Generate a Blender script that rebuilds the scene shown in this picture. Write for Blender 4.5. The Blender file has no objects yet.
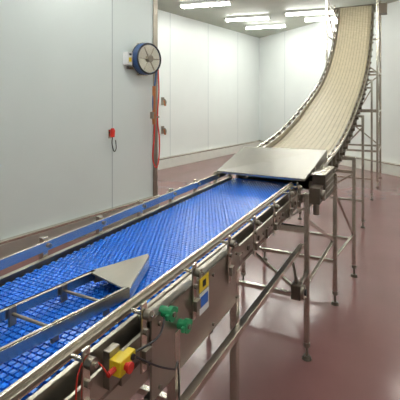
import bpy, bmesh, math, random
from mathutils import Vector, Matrix, Euler
random.seed(3)
sc = bpy.context.scene
try:
    sc.view_settings.view_transform = 'Standard'
except Exception:
    pass

# ------------------------------------------------------------------ materials
def mat(name, col, rough=0.5, metal=0.0, noise=0.0, nscale=5.0, bump=0.0, bscale=60.0, rvar=0.0, spec=0.5, stretch=None):
    m = bpy.data.materials.new(name); m.use_nodes = True
    nt = m.node_tree; b = nt.nodes['Principled BSDF']
    b.inputs['Base Color'].default_value = (*col, 1)
    b.inputs['Roughness'].default_value = rough
    b.inputs['Metallic'].default_value = metal
    b.inputs['Specular IOR Level'].default_value = spec
    tc = nt.nodes.new('ShaderNodeTexCoord')
    mp = nt.nodes.new('ShaderNodeMapping')
    nt.links.new(tc.outputs['Object'], mp.inputs['Vector'])
    if stretch: mp.inputs['Scale'].default_value = stretch
    if noise > 0 or rvar > 0:
        n = nt.nodes.new('ShaderNodeTexNoise'); n.inputs['Scale'].default_value = nscale
        n.inputs['Detail'].default_value = 5
        nt.links.new(mp.outputs['Vector'], n.inputs['Vector'])
        if noise > 0:
            r = nt.nodes.new('ShaderNodeValToRGB')
            r.color_ramp.elements[0].position = 0.3; r.color_ramp.elements[1].position = 0.7
            r.color_ramp.elements[0].color = (*[c*(1-noise) for c in col], 1)
            r.color_ramp.elements[1].color = (*[min(1, c*(1+noise)) for c in col], 1)
            nt.links.new(n.outputs['Fac'], r.inputs['Fac'])
            nt.links.new(r.outputs['Color'], b.inputs['Base Color'])
        if rvar > 0:
            mr = nt.nodes.new('ShaderNodeMapRange')
            mr.inputs['To Min'].default_value = max(0.02, rough-rvar)
            mr.inputs['To Max'].default_value = rough+rvar
            nt.links.new(n.outputs['Fac'], mr.inputs['Value'])
            nt.links.new(mr.outputs['Result'], b.inputs['Roughness'])
    if bump > 0:
        n2 = nt.nodes.new('ShaderNodeTexNoise'); n2.inputs['Scale'].default_value = bscale
        n2.inputs['Detail'].default_value = 3
        nt.links.new(mp.outputs['Vector'], n2.inputs['Vector'])
        bp = nt.nodes.new('ShaderNodeBump'); bp.inputs['Strength'].default_value = bump
        bp.inputs['Distance'].default_value = 0.01
        nt.links.new(n2.outputs['Fac'], bp.inputs['Height'])
        nt.links.new(bp.outputs['Normal'], b.inputs['Normal'])
    return m

def emis(name, col, s):
    m = bpy.data.materials.new(name); m.use_nodes = True
    b = m.node_tree.nodes['Principled BSDF']
    b.inputs['Base Color'].default_value = (*col, 1)
    b.inputs['Emission Color'].default_value = (*col, 1)
    b.inputs['Emission Strength'].default_value = s
    return m

STEEL = mat('stainless_steel', (0.64, 0.59, 0.51), 0.25, 0.95, 0.04, 9)
STEELD = mat('stainless_dull', (0.30, 0.265, 0.22), 0.36, 0.85, 0.06, 9)
BRUSH = mat('brushed_plate', (0.42, 0.38, 0.32), 0.30, 0.9, 0.06, 4, 0.02, 90, 0.04, stretch=(6, 1, 1))
HOODM = mat('hood_plate', (0.19, 0.172, 0.140), 0.32, 0.85, 0.08, 3, 0.02, 90, 0.05, stretch=(6, 1, 1))
SKIRT = mat('steel_skirting', (0.46, 0.45, 0.40), 0.36, 0.6, 0.03, 3)
BLUE = mat('blue_belt_plastic', (0.022, 0.215, 0.90), 0.24, 0.0, 0.12, 30)
BLUED = mat('blue_belt_dark', (0.003, 0.02, 0.16), 0.5)  # darker blue of the plate under the belt blocks and the return belt
TAN = mat('tan_belt_plastic', (0.60, 0.52, 0.37), 0.5, 0.0, 0.08, 15)
TAND = mat('tan_belt_gap', (0.26, 0.21, 0.13), 0.6)
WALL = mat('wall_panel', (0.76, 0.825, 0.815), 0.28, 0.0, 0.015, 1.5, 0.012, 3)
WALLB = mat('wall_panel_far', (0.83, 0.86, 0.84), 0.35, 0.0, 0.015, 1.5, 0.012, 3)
KERB = mat('kerb_white', (0.77, 0.78, 0.72), 0.4, 0.0, 0.04, 6)
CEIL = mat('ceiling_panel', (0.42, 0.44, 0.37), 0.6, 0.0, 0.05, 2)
JOINT = mat('panel_joint', (0.42, 0.47, 0.49), 0.5)
FLOOR = mat('resin_floor', (0.235, 0.112, 0.108), 0.18, 0.0, 0.07, 1.6, 0.04, 25, 0.05)
BLACK = mat('black_rubber', (0.015, 0.015, 0.018), 0.45)
DARK = mat('dark_brown_housing', (0.10, 0.075, 0.055), 0.45, 0.3)
YEL = mat('yellow_plastic', (0.85, 0.62, 0.02), 0.35)
RED = mat('red_plastic', (0.65, 0.03, 0.02), 0.35)
GREEN = mat('green_plastic', (0.02, 0.30, 0.12), 0.35)
WHITE = mat('white_label', (0.85, 0.85, 0.85), 0.5)
HOSEB = mat('blue_hose', (0.03, 0.08, 0.22), 0.35)
ORANGE = mat('orange_brass', (0.45, 0.15, 0.05), 0.4, 0.3)
LBLUE = mat('label_blue', (0.03, 0.15, 0.6), 0.5)
TUBE = emis('fluorescent_tube', (0.98, 1.0, 0.95), 47)
HOUS = mat('lamp_housing', (0.7, 0.7, 0.68), 0.5)

# ------------------------------------------------------------------ mesh helper
class M:
    def __init__(s, name, parent=None):
        s.name = name; s.parent = parent; s.v = []; s.f = []; s.mi = []; s.mats = []; s.sm = []
    def _m(s, m):
        if m not in s.mats: s.mats.append(m)
        return s.mats.index(m)
    def add(s, vs, fs, m, smooth=False):
        o = len(s.v); i = s._m(m)
        s.v += [tuple(v) for v in vs]
        for f in fs:
            s.f.append(tuple(o+k for k in f)); s.mi.append(i); s.sm.append(smooth)
    def box(s, c, size, m, R=None):
        c = Vector(c); hx, hy, hz = [d/2 for d in size]
        vs = []
        for x, y, z in ((-1,-1,-1),(1,-1,-1),(1,1,-1),(-1,1,-1),(-1,-1,1),(1,-1,1),(1,1,1),(-1,1,1)):
            p = Vector((x*hx, y*hy, z*hz))
            if R is not None: p = R @ p
            vs.append(c+p)
        s.add(vs, [(0,3,2,1),(4,5,6,7),(0,1,5,4),(1,2,6,5),(2,3,7,6),(3,0,4,7)], m)
    def rng(s, a, b, m):
        s.box([(a[i]+b[i])/2 for i in range(3)], [abs(b[i]-a[i]) for i in range(3)], m)
    def frame(s, p1, p2):
        d = (Vector(p2)-Vector(p1)); L = d.length; d.normalize()
        up = Vector((0,0,1)) if abs(d.z) < 0.99 else Vector((0,1,0))
        x = d.cross(up).normalized(); y = x.cross(d).normalized()
        return d, x, y, L
    def bar(s, p1, p2, w, h, m):
        d, x, y, L = s.frame(p1, p2)
        R = Matrix((x, d, y)).transposed()
        s.box((Vector(p1)+Vector(p2))/2, (w, L, h), m, R)
    def cyl(s, p1, p2, r, m, seg=14, r2=None):
        r2 = r if r2 is None else r2
        d, x, y, L = s.frame(p1, p2); p1 = Vector(p1); p2 = Vector(p2)
        vs = []
        for p, rr in ((p1, r), (p2, r2)):
            for k in range(seg):
                a = 2*math.pi*k/seg
                vs.append(p + x*math.cos(a)*rr + y*math.sin(a)*rr)
        s.add(vs, [(k, (k+1) % seg, seg+(k+1) % seg, seg+k) for k in range(seg)], m, True)
        s.add(vs[:seg], [tuple(range(seg))[::-1]], m)
        s.add(vs[seg:], [tuple(range(seg))], m)
    def path(s, pts, r, m, seg=8, sub=6):
        P = [Vector(p) for p in pts]
        Q = []
        n = len(P)
        for i in range(n-1):
            a = P[max(i-1,0)]; b = P[i]; c = P[i+1]; d = P[min(i+2,n-1)]
            for k in range(sub):
                t = k/sub
                Q.append(0.5*((2*b)+(c-a)*t+(2*a-5*b+4*c-d)*t*t+(3*b-a-3*c+d)*t**3))
        Q.append(P[-1])
        vs = []; fs = []
        for i, q in enumerate(Q):
            d = (Q[min(i+1,len(Q)-1)]-Q[max(i-1,0)])
            if d.length < 1e-9: d = Vector((0,0,1))
            d.normalize()
            ref = Vector((0,0,1)) if abs(d.z) < 0.9 else Vector((1,0,0))
            x = d.cross(ref).normalized(); y = x.cross(d)
            for k in range(seg):
                a = 2*math.pi*k/seg
                vs.append(q+x*math.cos(a)*r+y*math.sin(a)*r)
        for i in range(len(Q)-1):
            for k in range(seg):
                fs.append((i*seg+k, i*seg+(k+1)%seg, (i+1)*seg+(k+1)%seg, (i+1)*seg+k))
        s.add(vs, fs, m, True)
    def torus(s, c, axis, R, r, m, seg=36, sec=10):
        axis = Vector(axis).normalized(); c = Vector(c)
        x = axis.orthogonal().normalized(); y = axis.cross(x)
        vs = []; fs = []
        for i in range(seg):
            a = 2*math.pi*i/seg; o = x*math.cos(a)+y*math.sin(a)
            for k in range(sec):
                b = 2*math.pi*k/sec
                vs.append(c+o*(R+r*math.cos(b))+axis*r*math.sin(b))
        for i in range(seg):
            for k in range(sec):
                fs.append((i*sec+k, i*sec+(k+1)%sec, ((i+1)%seg)*sec+(k+1)%sec, ((i+1)%seg)*sec+k))
        s.add(vs, fs, m, True)
    def prism(s, pts, z0, z1, m):
        n = len(pts)
        z0s = z0 if isinstance(z0, (list, tuple)) else [z0]*n
        z1s = z1 if isinstance(z1, (list, tuple)) else [z1]*n
        vs = [(p[0],p[1],z0s[i]) for i,p in enumerate(pts)] + [(p[0],p[1],z1s[i]) for i,p in enumerate(pts)]
        fs = [tuple(range(n))[::-1], tuple(range(n, 2*n))] + [(k,(k+1)%n,n+(k+1)%n,n+k) for k in range(n)]
        s.add(vs, fs, m)
    def done(s, bevel=0.0):
        me = bpy.data.meshes.new(s.name); me.from_pydata(s.v, [], s.f)
        for m in s.mats: me.materials.append(m)
        for i, p in enumerate(me.polygons):
            p.material_index = s.mi[i]; p.use_smooth = s.sm[i]
        bm = bmesh.new(); bm.from_mesh(me); bmesh.ops.recalc_face_normals(bm, faces=bm.faces); bm.to_mesh(me); bm.free()
        o = bpy.data.objects.new(s.name, me); sc.collection.objects.link(o)
        if s.parent: o.parent = s.parent
        if bevel > 0:
            b = o.modifiers.new('bevel', 'BEVEL'); b.width = bevel; b.segments = 2; b.limit_method = 'ANGLE'
        return o

def empty(name, rotz=0.0, loc=(0,0,0)):
    e = bpy.data.objects.new(name, None); sc.collection.objects.link(e)
    e.rotation_euler = (0,0,rotz); e.location = loc; e.empty_display_size = 0.2
    return e

# ------------------------------------------------------------------ room
TH = math.radians(35)
LX = Vector((math.cos(TH), -math.sin(TH))); LY = Vector((math.sin(TH), math.cos(TH)))
def rw(a, b): 
    p = LX*a + LY*b
    return (p.x, p.y)
CH = 4.05
outline = [rw(-4.21,-4), rw(4.7,-4), rw(4.7,6.4), rw(-6.7,13.4), rw(-6.7,4.82), rw(-4.21,4.82)]
outline[2] = (7.52, 2.52); 
m = M('floor'); m.prism(outline, -0.1, 0.0, FLOOR); m.done()
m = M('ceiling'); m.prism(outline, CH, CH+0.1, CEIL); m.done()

def wallseg(name, a, b, mt, thick=0.12, joints=(), z1=CH):
    a = Vector(a); b = Vector(b); d = (b-a).normalized(); n = Vector((d.y, -d.x))  # outward
    m = M(name)
    m.prism([a, b, b+n*thick, a+n*thick], 0, z1, mt)
    for j in joints:
        p = a+d*j; q = p+d*0.012
        m.prism([p-n*0.0015, q-n*0.0015, q+n*0.01, p+n*0.01], 0.2, z1, JOINT)
    m.done()
def kerb(name, a, b, h, w, mt, cap=None):
    a = Vector(a); b = Vector(b); d = (b-a).normalized(); n = Vector((d.y, -d.x))
    m = M(name)
    m.prism([a-n*w, b-n*w, b-n*0.002, a-n*0.002], 0.0, h, mt)
    if cap:
        m.prism([a-n*(w+0.006), b-n*(w+0.006), b-n*0.002, a-n*0.002], h, h+0.03, cap)
    m.done(0.005)
o = outline
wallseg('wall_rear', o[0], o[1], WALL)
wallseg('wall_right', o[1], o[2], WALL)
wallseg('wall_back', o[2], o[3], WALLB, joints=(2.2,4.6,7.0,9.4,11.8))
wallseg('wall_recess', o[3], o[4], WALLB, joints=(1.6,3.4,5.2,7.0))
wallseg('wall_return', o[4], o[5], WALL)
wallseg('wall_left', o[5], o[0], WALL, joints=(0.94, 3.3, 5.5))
kerb('baseboard_left', o[5], o[0], 0.22, 0.06, SKIRT, STEEL)
kerb('baseboard_recess', o[3], o[4], 0.24, 0.12, KERB, STEEL)
kerb('baseboard_back', o[2], o[3], 0.24, 0.12, KERB, STEEL)
m = M('trim_1')
c = [Vector(rw(-4.205,4.72)), Vector(rw(-4.20,4.72)), Vector(rw(-4.20,4.825)), Vector(rw(-4.205,4.825))]
m.prism(c, 0.25, CH, STEELD); m.done()

# ------------------------------------------------------------------ lights
def fixture(x, y):
    e = empty('ceiling_light', math.radians(-17), (x, y, CH))
    m = M('housing', e); m.box((0,0,-0.03), (1.2,0.20,0.056), HOUS); 
    m.box((-0.595,0,-0.075),(0.02,0.2,0.05),HOUS); m.box((0.595,0,-0.075),(0.02,0.2,0.05),HOUS); m.done(0.004)
    m = M('tubes', e)
    for k in (-0.045, 0.045):
        m.cyl((-0.58,k,-0.082),(0.58,k,-0.082),0.022,TUBE,10)
    m.done()
for x, y in ((.13,9.37),(-.55,12.0),(1.3,11.0),(2.0,12.2),(2.8,10.25),(3.5,11.0),
             (-.6,7.2),(1.9,7.6),(4.4,7.6),(-1.3,4.6),(1.1,5.0),(3.6,5.2),(-2,1.8),(.4,2.2),(2.9,2.6),(0,-.8),(2.4,-.8),(5.2,3.2)):
    fixture(x, y)

# ------------------------------------------------------------------ flat conveyor
CR = math.radians(-27)
conv = empty('belt_conveyor', CR)
inc = empty('inclined_conveyor', CR)
ZB = 1.10
SL, SR = -1.265, -0.728
m = M('blue_modular_belt', conv)
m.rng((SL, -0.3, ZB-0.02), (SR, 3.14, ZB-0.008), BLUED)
pt = 0.0205; row = 0; t = -0.28
nb = int((SR-SL)/pt)
while t < 3.12:
    off = (row % 2)*pt/2
    for k in range(nb):
        x = SL+0.004+off+k*pt
        if x+0.015 > SR: continue
        m.rng((x, t, ZB-0.008), (x+0.015, t+0.015, ZB), BLUE)
    t += pt; row += 1
m.done()
m = M('slider_bed', conv)
m.rng((SL, -0.3, ZB-0.05), (SR, 3.14, ZB-0.03), STEELD)
t = 0.0
while t < 3.1:
    m.rng((SL-0.03, t, ZB-0.10), (SR+0.07, t+0.04, ZB-0.052), STEELD); t += 0.42
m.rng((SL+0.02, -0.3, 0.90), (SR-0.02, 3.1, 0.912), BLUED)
m.cyl((SL, 3.1, 1.0), (SR, 3.1, 1.0), 0.075, STEELD, 20)
m.done()

m = M('side_frame_left', conv)
m.rng((SL-0.035, -0.3, 0.93), (SL-0.015, 3.12, ZB+0.012), BRUSH)
m.rng((SL-0.03, -0.3, 1.140), (SL-0.018, 3.0, 1.180), STEEL)
t = 0.15
while t < 3.0:
    m.rng((SL-0.06, t, 0.98), (SL-0.036, t+0.026, 1.19), STEEL)
    m.cyl((SL-0.075, t+0.013, 1.16), (SL-0.01, t+0.013, 1.16), 0.009, STEELD, 10)
    t += 0.335
m.rng((SL-0.10, -0.3, 1.01), (SL-0.035, 3.1, 1.02), STEEL)
m.rng((SL-0.10, -0.3, 0.93), (SL-0.095, 3.1, 1.01), BRUSH)
m.done(0.002)

m = M('side_frame_right', conv)
m.rng((SR+0.008, -0.3, 1.0), (SR+0.022, 2.9, ZB+0.01), BRUSH)
m.rng((SR+0.022, -0.3, 1.0), (SR+0.06, 2.9, 1.015), STEEL)
m.rng((SR+0.012, -0.3, 1.130), (SR+0.022, 2.82, 1.168), STEEL)
m.rng((SR+0.022, -0.3, 1.145), (SR+0.034, 2.82, 1.157), STEELD)
m.rng((SR+0.062, 0.98, 0.86), (SR+0.07, 1.68, 1.105), BRUSH)
m.rng((SR+0.022, 0.98, 1.095), (SR+0.07, 1.68, 1.105), BRUSH)
m.rng((SR+0.04, 0.98, 0.86), (SR+0.07, 1.68, 0.868), BRUSH)
for tt in (1.02, 1.40, 1.64):
    for zz in (0.885, 1.075):
        m.cyl((SR+0.069, tt, zz), (SR+0.078, tt, zz), 0.007, STEELD, 8)
m.rng((SR+0.05, -0.3, 0.93), (SR+0.06, 0.98, 1.08), BRUSH)
m.rng((SR+0.05, 1.68, 0.99), (SR+0.06, 2.8, 1.085), BRUSH)
for k in range(14):
    tt = 1.74+k*0.078
    m.cyl((SR+0.055, tt, 1.04), (SR+0.066, tt, 1.04), 0.012 if k % 2 else 0.008, DARK if k % 2 else STEELD, 10)
m.done(0.0015)

m = M('guide_rail_brackets', conv)
for tt in (0.45, 0.70, 0.93, 1.235, 1.55, 1.87, 2.2, 2.55, 2.76):
    m.rng((SR+0.072, tt-0.012, 0.985), (SR+0.080, tt+0.012, 1.180), STEEL)
    m.rng((SR+0.080, tt-0.016, 1.02), (SR+0.095, tt+0.016, 1.055), STEELD)
    m.cyl((SR+0.02, tt, 1.150), (SR+0.110, tt, 1.150), 0.006, STEEL, 10)
    m.cyl((SR+0.083, tt, 1.150), (SR+0.102, tt, 1.150), 0.014, STEELD, 12)
    m.cyl((SR+0.080, tt, 1.10), (SR+0.090, tt, 1.10), 0.009, STEELD, 6)
m.done(0.0015)

def foot(m, s_, t_, top, w=0.034, mt=STEEL):
    m.rng((s_-w/2, t_-w/2, 0.11), (s_+w/2, t_+w/2, top), mt)
    m.cyl((s_, t_, 0.02), (s_, t_, 0.12), 0.010, STEELD, 10)
    m.cyl((s_, t_, 0.085), (s_, t_, 0.112), 0.022, STEELD, 12)
    m.cyl((s_, t_, 0.0), (s_, t_, 0.022), 0.034, DARK, 14, 0.024)
m = M('support_frame', conv)
m.bar((SR+0.10, 0.2, 0.80), (SR+0.10, 2.78, 0.745), 0.03, 0.03, STEEL)
m.bar((SL-0.06, 0.2, 0.80), (SL-0.06, 2.78, 0.745), 0.03, 0.03, STEEL)
RS, LS = SR+0.055, SL-0.055
for tt in (1.13, 1.66):
    foot(m, RS, tt, 1.0); foot(m, LS, tt, 1.0)
    m.rng((LS, tt-0.016, 0.28), (RS, tt+0.016, 0.312), STEEL)
    m.rng((LS, tt-0.016, 0.83), (RS, tt+0.016, 0.862), STEEL)
RS2 = -0.585
foot(m, RS2, 2.74, 1.12); foot(m, LS, 2.74, 1.0)
m.rng((LS, 2.725, 0.40), (RS2, 2.755, 0.43), STEEL)
m.rng((LS, 2.725, 0.86), (RS2, 2.755, 0.89), STEEL)
m.bar((LS, 2.72, 0.9), (RS2, 2.72, 0.42), 0.02, 0.02, STEEL)
m.bar((RS2, 2.78, 0.92), (-0.535, 3.55, 0.55), 0.022, 0.022, STEEL)
m.bar((RS2, 2.78, 0.50), (-0.535, 3.55, 0.55), 0.022, 0.022, STEEL)
m.done(0.002)

m = M('lane_divider', conv)
zt = 1.155
m.prism([(-0.884,1.29),(-0.868,1.275),(-0.775,1.03),(-0.80,1.02),(-0.965,1.06),(-0.97,1.08)], zt-0.006, zt, BRUSH)
m.prism([(-0.884,1.29),(-0.868,1.275),(-0.775,1.03),(-0.782,1.028),(-0.872,1.265)], zt-0.045, zt-0.006, STEEL)
m.prism([(-0.884,1.29),(-0.97,1.08),(-0.963,1.078),(-0.878,1.28)], zt-0.045, zt-0.006, STEELD)
def wallbar(m, a, b, z0, z1, w, mt):
    a = Vector(a); b = Vector(b); d = (b-a).normalized(); n = Vector((d.y,-d.x))*w/2
    m.prism([a-n, b-n, b+n, a+n], z0, z1, mt)
wallbar(m, (-0.778,1.03), (-0.965,0.05), ZB+0.022, zt, 0.008, STEEL)
wallbar(m, (-0.966,1.08), (-1.13,0.05), ZB+0.022, zt, 0.008, STEEL)
wallbar(m, (-0.782,1.03), (-0.969,0.05), zt-0.004, zt, 0.016, STEEL)
wallbar(m, (-0.962,1.08), (-1.126,0.05), zt-0.004, zt, 0.016, STEEL)
for tt in (0.95, 0.78, 0.6, 0.42, 0.25):
    a = -0.778-(1.03-tt)*0.19; b = -0.966-(1.08-tt)*0.16
    m.cyl((a, tt, 1.135), (b, tt, 1.135), 0.005, STEELD, 8)
    m.rng((b+0.006, tt-0.012, ZB+0.002), (b+0.014, tt+0.012, zt), STEELD)
    m.rng((a-0.014, tt-0.012, ZB+0.002), (a-0.006, tt+0.012, zt), STEELD)
m.done(0.001)

m = M('transfer_hood', conv)
pl = [(-1.30,2.84),(-0.615,2.82),(-0.585,3.54),(-1.31,3.46)]
m.prism(pl, [1.19,1.19,1.315,1.315], [1.198,1.198,1.323,1.323], HOODM)
m.prism([(-1.30,2.84),(-0.615,2.82),(-0.615,2.828),(-1.30,2.848)], 1.182, 1.195, STEEL)
m.prism([(-0.623,2.82),(-0.615,2.82),(-0.585,3.54),(-0.593,3.54)], [1.185,1.185,1.24,1.24], [1.19,1.19,1.315,1.315], STEELD)
m.prism([(-1.31,2.84),(-1.30,2.84),(-1.31,3.46),(-1.32,3.46)], [1.185,1.185,1.24,1.24], [1.19,1.19,1.315,1.315], STEELD)
m.prism([(-1.31,3.46),(-0.585,3.54),(-0.585,3.532),(-1.31,3.452)], 1.28, 1.315, STEELD)
for s_ in (-1.30, -0.605):
    m.rng((s_-0.01, 3.08, 1.02), (s_+0.01, 3.11, 1.24), STEELD)
m.done(0.002)

m = M('drive_gearbox', conv)
m.rng((-0.59,2.95,1.03), (-0.50,3.33,1.21), DARK)
m.rng((-0.595,2.93,1.21), (-0.495,3.35,1.218), STEEL)
for k in range(9):
    m.rng((-0.50,2.98+k*0.037,1.05), (-0.494,2.995+k*0.037,1.19), STEELD)
for k in range(3):
    m.rng((-0.499,2.96,1.07+k*0.045), (-0.492,3.32,1.076+k*0.045), STEELD)
m.box((-0.545,2.87,1.09), (0.07,0.14,0.11), DARK)
m.cyl((-0.545,2.86,1.03), (-0.545,2.86,0.95), 0.022, STEELD)
m.cyl((-0.51,2.87,1.09), (-0.485,2.87,1.09), 0.035, STEELD, 16)
m.rng((-0.66,3.16,0.99), (-0.60,3.5,1.12), BRUSH)
m.done(0.003)

SP = SR+0.07
m = M('warning_labels', conv)
m.rng((SP,1.285,1.052), (SP+0.002,1.36,1.10), YEL)
m.rng((SP,1.285,0.970), (SP+0.002,1.36,1.045), WHITE)
m.rng((SP+0.002,1.292,0.995), (SP+0.003,1.353,1.034), LBLUE)
m.rng((SP+0.002,1.310,1.064), (SP+0.003,1.335,1.088), BLACK)
m.done()
m = M('green_adjusters', conv)
for tt, zz in ((1.045,1.10),(1.14,1.015)):
    m.cyl((SP-0.01, tt, zz), (SP+0.022, tt, zz), 0.016, GREEN, 16)
    m.cyl((SP+0.022, tt, zz), (SP+0.036, tt, zz), 0.023, GREEN, 8)
    m.box((SP+0.029, tt, zz), (0.012, 0.062, 0.016), GREEN)
    m.cyl((SP+0.036, tt, zz), (SP+0.041, tt, zz), 0.008, STEELD, 10)
m.done(0.003)
m = M('emergency_stop', conv)
m.box((SP+0.026,0.80,1.09), (0.035,0.042,0.038), YEL)
m.box((SP+0.022,0.838,1.088), (0.024,0.034,0.024), YEL)
m.cyl((SP+0.044,0.80,1.09), (SP+0.053,0.80,1.09), 0.009, RED, 14)
m.cyl((SP+0.053,0.80,1.09), (SP+0.060,0.80,1.09), 0.013, RED, 16)
m.cyl((SP+0.026,0.84,1.088), (SP+0.038,0.84,1.088), 0.008, BLACK, 12)
m.cyl((SP+0.026,0.755,1.09), (SP+0.026,0.78,1.09), 0.007, RED, 10)
m.rng((SP-0.012,0.78,1.03), (SP+0.010,0.82,1.125), STEELD)
m.done(0.003)
m = M('control_cables', conv)
m.path([(SP+0.026,0.755,1.09),(SP+0.022,0.73,1.13),(SP+0.012,0.70,1.16),(SP+0.002,0.68,1.13),(SP-0.005,0.68,1.06)], 0.002, RED, 6)
m.path([(SP+0.03,0.855,1.09),(SP+0.04,0.95,1.08),(SP+0.03,1.00,1.10),(SP+0.01,1.03,1.09)], 0.003, BLACK, 6)
m.path([(SP+0.025,0.855,1.08),(SP+0.04,0.95,1.0),(SP+0.035,1.05,0.93),(SP+0.02,1.10,0.90),(SP+0.01,1.13,0.6)], 0.003, BLACK, 6)
m.done()
m = M('take_up_motor', conv)
m.box((-0.60,2.52,0.55), (0.06,0.07,0.09), DARK)
m.cyl((-0.57,2.52,0.55), (-0.55,2.52,0.55), 0.042, STEELD, 18)
m.cyl((-0.55,2.52,0.55), (-0.54,2.52,0.55), 0.02, BLACK, 12)
m.bar((-0.60,2.5,0.56), (-0.585,2.74,0.58), 0.02, 0.02, STEELD)
m.bar((-0.60,2.52,0.59), (-0.628,2.52,0.75), 0.015, 0.015, STEELD)
m.done(0.003)

# ------------------------------------------------------------------ inclined conveyor
prof = [(3.22,1.165),(3.6,1.18),(4.3,1.25),(5.0,1.37),(5.9,1.60),(7.0,1.93),(7.75,2.24),(8.4,2.62),(8.9,3.05),(9.2,3.45),(9.42,3.8)]
def spline(P, sub=12):
    Q = []; P = [Vector(p) for p in P]; n = len(P)
    for i in range(n-1):
        a = P[i-1] if i else P[0]*2-P[1]; b = P[i]; c = P[i+1]; d = P[i+2] if i+2 < n else P[-1]*2-P[-2]
        for k in range(sub):
            t = k/sub
            Q.append(0.5*((2*b)+(c-a)*t+(2*a-5*b+4*c-d)*t*t+(3*b-a-3*c+d)*t**3))
    Q.append(P[-1]); return Q
C = spline(prof)
def zat(t):
    for i in range(len(C)-1):
        if C[i].x <= t <= C[i+1].x:
            k = (t-C[i].x)/(C[i+1].x-C[i].x+1e-9); return C[i].y*(1-k)+C[i+1].y*k
    return C[-1].y
def resample(step):
    out = []; acc = 0; 
    for i in range(len(C)-1):
        L = (C[i+1]-C[i]).length; d = (C[i+1]-C[i]).normalized()
        while acc < L:
            out.append((C[i]+d*acc, d)); acc += step
        acc -= L
    return out
def sweep(m, s0, s1, n0, n1, mt):
    vs = []; fs = []
    for i, q in enumerate(C):
        d = (C[min(i+1,len(C)-1)]-C[max(i-1,0)]).normalized(); n = Vector((-d.y, d.x))
        for s_, nn in ((s0,n0),(s1,n0),(s1,n1),(s0,n1)):
            p = q+n*nn; vs.append((s_, p.x, p.y))
    for i in range(len(C)-1):
        for k in range(4):
            fs.append((i*4+k, i*4+(k+1)%4, (i+1)*4+(k+1)%4, (i+1)*4+k))
    L = len(C)-1
    fs += [(0,1,2,3), (L*4, L*4+3, L*4+2, L*4+1)]
    m.add(vs, fs, mt)
IL, IR = -1.27, -0.62
m = M('tan_modular_belt', inc)
sweep(m, IL, IR, -0.015, -0.004, TAND)
for q, d in resample(0.05):
    n = Vector((-d.y, d.x)); c = q-n*0.003
    R = Matrix(((1,0,0),(0,d.x,n.x),(0,d.y,n.y)))
    w = (IR-IL)/12
    for k in range(12):
        m.box((IL+w*(k+0.5), c.x, c.y), (w-0.006, 0.041, 0.008), TAN, R)
m.done()
m = M('side_frames', inc)
sweep(m, IR+0.005, IR+0.02, -0.12, 0.055, BRUSH)
sweep(m, IL-0.02, IL-0.005, -0.12, 0.055, BRUSH)
sweep(m, IR+0.02, IR+0.05, -0.12, -0.105, STEELD)
sweep(m, IR+0.045, IR+0.06, 0.05, 0.075, STEEL)
sweep(m, IL-0.06, IL-0.045, 0.05, 0.075, STEEL)
sweep(m, IL, IR, -0.13, -0.12, STEELD)
m.done()
m = M('frame_brackets', inc)
for q, d in resample(0.24):
    if q.x < 3.6: continue
    n = Vector((-d.y, d.x)); R = Matrix(((1,0,0),(0,d.x,n.x),(0,d.y,n.y)))
    c = q-n*0.02
    for sx in (IR+0.035, IL-0.035):
        m.box((sx, c.x, c.y), (0.03, 0.03, 0.19), STEELD, R)
    c2 = q-n*0.08
    m.cyl((IR+0.02, c2.x, c2.y), (IR+0.07, c2.x, c2.y), 0.018, DARK, 10)
m.done(0.002)
m = M('support_legs', inc)
IRS, ILS = -0.52, -1.36
for tt in (3.58, 4.23, 5.9, 7.6):
    rs = {3.58:-0.525, 4.23:-0.44}.get(tt, -0.50)
    zt2 = zat(tt)-0.06
    foot(m, rs, tt, zt2, 0.034); foot(m, ILS, tt, zt2, 0.034)
    m.rng((ILS, tt-0.014, zt2-0.16), (rs, tt+0.014, zt2-0.13), STEEL)
    m.rng((ILS, tt-0.014, 0.35), (rs, tt+0.014, 0.378), STEEL)
    m.bar((ILS, tt+0.02, 0.40), (rs, tt+0.02, zt2-0.16), 0.018, 0.018, STEEL)
    m.rng((IR+0.02, tt-0.014, zt2-0.03), (rs+0.015, tt+0.014, zt2), STEEL)
m.bar((-0.525,3.58,0.95), (-0.44,4.23,0.40), 0.018, 0.018, STEEL)
m.bar((-0.525,3.58,0.40), (-0.44,4.23,0.42), 0.02, 0.02, STEEL)
m.done(0.002)
m = M('support_tower', inc)
T0, T1, A, B = 8.75, 9.83, -1.45, -0.47
for s_ in (A, B):
    for tt in (T0, T1):
        foot(m, s_, tt, 3.98, 0.045)
for z in (0.7, 1.5, 2.3, 3.1, 3.8):
    for tt in (T0, T1):
        if tt == T0 and z > 2.4: continue
        m.rng((A, tt-0.02, z), (B, tt+0.02, z+0.04), STEEL)
    for s_ in (A, B):
        m.rng((s_-0.02, T0, z), (s_+0.02, T1, z+0.04), STEEL)
zz = (0.7, 1.5, 2.3, 3.1, 3.8)
for i in range(4):
    a, b = (T0, T1) if i % 2 == 0 else (T1, T0)
    m.bar((B, a, zz[i]+0.02), (B, b, zz[i+1]+0.02), 0.025, 0.025, STEEL)
    m.bar((A, a, zz[i]+0.02), (A, b, zz[i+1]+0.02), 0.025, 0.025, STEEL)
    m.bar((A, T1, zz[i]+0.02) if i % 2 else (B, T1, zz[i]+0.02), (B, T1, zz[i+1]+0.02) if i % 2 else (A, T1, zz[i+1]+0.02), 0.025, 0.025, STEEL)
m.cyl((A+0.05, 9.52, 3.78), (B-0.05, 9.52, 3.78), 0.07, STEELD, 20)
m.box((-0.40, 9.52, 3.72), (0.16,0.22,0.22), DARK)
m.done(0.002)

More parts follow.
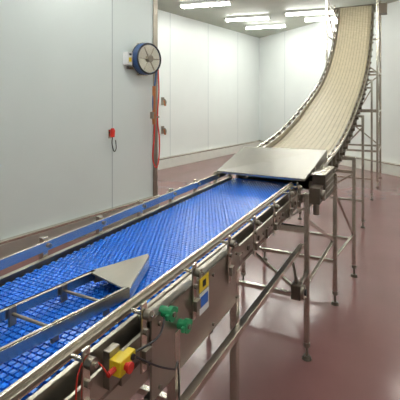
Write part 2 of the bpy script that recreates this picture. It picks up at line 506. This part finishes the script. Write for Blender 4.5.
# ------------------------------------------------------------------ hose reel on left wall
hr = empty('hose_reel', -TH)
W = -4.21
m = M('wall_bracket', hr)
m.rng((W, 4.14, 2.20), (W+0.02, 4.62, 2.24), STEEL)
m.rng((W, 4.36, 2.12), (W+0.03, 4.46, 2.60), STEEL)
m.rng((W, 4.08, 2.26), (W+0.10, 4.17, 2.44), WHITE)
m.rng((W+0.10, 4.10, 2.30), (W+0.104, 4.15, 2.36), YEL)
m.rng((W+0.104, 4.10, 2.39), (W+0.106, 4.15, 2.42), BLACK)
m.rng((W, 4.14, 2.34), (W+0.02, 4.40, 2.38), STEEL)
m.done(0.003)
ax = Vector((0.98, -0.12, 0)).normalized(); c = Vector((W+0.15, 4.42, 2.36))
m = M('reel_drum', hr)
m.cyl(c-ax*0.13, c-ax*0.05, 0.05, STEELD, 20)
m.cyl(c-ax*0.06, c-ax*0.05, 0.25, STEEL, 36)
m.cyl(c+ax*0.05, c+ax*0.056, 0.205, STEEL, 36)
m.cyl(c-ax*0.05, c+ax*0.05, 0.13, STEELD, 24)
m.cyl(c+ax*0.056, c+ax*0.09, 0.05, STEELD, 20)
for k in range(4):
    m.torus(c+ax*(-0.037+k*0.025), ax, 0.22, 0.018, HOSEB)
m.torus(c+ax*0.058, ax, 0.222, 0.012, BLACK)
up = Vector((0,0,1)); sd = ax.cross(up); sd = -sd if sd.y < 0 else sd
for k in range(6):
    a = k*math.pi/3
    o1 = sd*math.cos(a)+up*math.sin(a)
    m.cyl(c+ax*0.06+o1*0.05, c+ax*0.06+o1*0.19, 0.006, STEELD, 8)
m.done()
m = M('hose_and_spray_gun', hr)
pts = [c+sd*0.22+up*-0.02, c+sd*0.23+up*-0.25, c+sd*0.24+up*-0.5, c+sd*0.21+up*-0.9, c+sd*0.25+up*-1.2, c+sd*0.24+up*-1.5, c+sd*0.19+up*-1.64, c+sd*0.12+up*-1.5, c+sd*0.14+up*-1.2, c+sd*0.16+up*-0.95]
m.path(pts, 0.011, RED, 8)
m.path([c+sd*0.20+up*-0.08, c+sd*0.17+up*-0.3, c+sd*0.12+up*-0.6, c+sd*0.13+up*-0.8], 0.014, HOSEB, 8)
g = c+sd*0.14+up*-0.82
m.cyl(g+up*0.42, g, 0.026, ORANGE, 12)
m.cyl(g, g-up*0.16, 0.034, ORANGE, 12, 0.022)
m.cyl(g-up*0.05, g-up*0.05+sd*0.10, 0.014, STEELD, 10)
m.box(g-up*0.02-sd*0.03, (0.05,0.05,0.1), STEELD)
m.done()

wh = empty('wall_pull_handle', -TH)
m = M('handle', wh)
b0, z0 = 3.83, 1.27
m.rng((W, b0-0.03, z0-0.05), (W+0.012, b0+0.03, z0+0.07), STEEL)
m.cyl((W+0.012,b0,z0+0.03), (W+0.06,b0,z0+0.03), 0.014, BLACK, 10)
m.cyl((W+0.055,b0,z0-0.03), (W+0.055,b0,z0+0.06), 0.03, RED, 12, 0.036)
m.cyl((W+0.055,b0,z0+0.06), (W+0.055,b0,z0+0.09), 0.036, RED, 12, 0.02)
m.path([(W+0.055,b0,z0-0.03),(W+0.055,b0-0.01,z0-0.12),(W+0.05,b0+0.03,z0-0.23),(W+0.04,b0+0.08,z0-0.20),(W+0.04,b0+0.07,z0-0.08)], 0.007, BLACK, 6)
m.done()
for nm, b_, z_ in (('wall_hook', 7.88, 1.72), ('wall_hook', 7.88, 0.98)):
    e = empty(nm, -TH)
    m = M('plate', e); m.rng((-6.7, b_-0.05, z_-0.1), (-6.68, b_+0.05, z_+0.1), STEELD)
    m.path([(-6.68,b_,z_+0.05),(-6.62,b_,z_+0.04),(-6.58,b_,z_-0.02),(-6.60,b_,z_-0.10),(-6.64,b_,z_-0.09)], 0.018, STEELD, 8)
    m.cyl((-6.64,b_,z_+0.02), (-6.60,b_,z_-0.12), 0.025, ORANGE, 10)
    m.done()

# ------------------------------------------------------------------ world + camera
w = bpy.data.worlds.new('World'); sc.world = w; w.use_nodes = True
w.node_tree.nodes['Background'].inputs[0].default_value = (0.6,0.65,0.7,1)
w.node_tree.nodes['Background'].inputs[1].default_value = 0.3
cam = bpy.data.cameras.new('camera'); co = bpy.data.objects.new('camera', cam); sc.collection.objects.link(co)
co.location = (0,0,1.75); co.rotation_euler = (math.pi/2,0,0)
cam.sensor_width = 36; cam.lens = 36.0; cam.clip_start = 0.02
cam.shift_y = -0.25
sc.camera = co
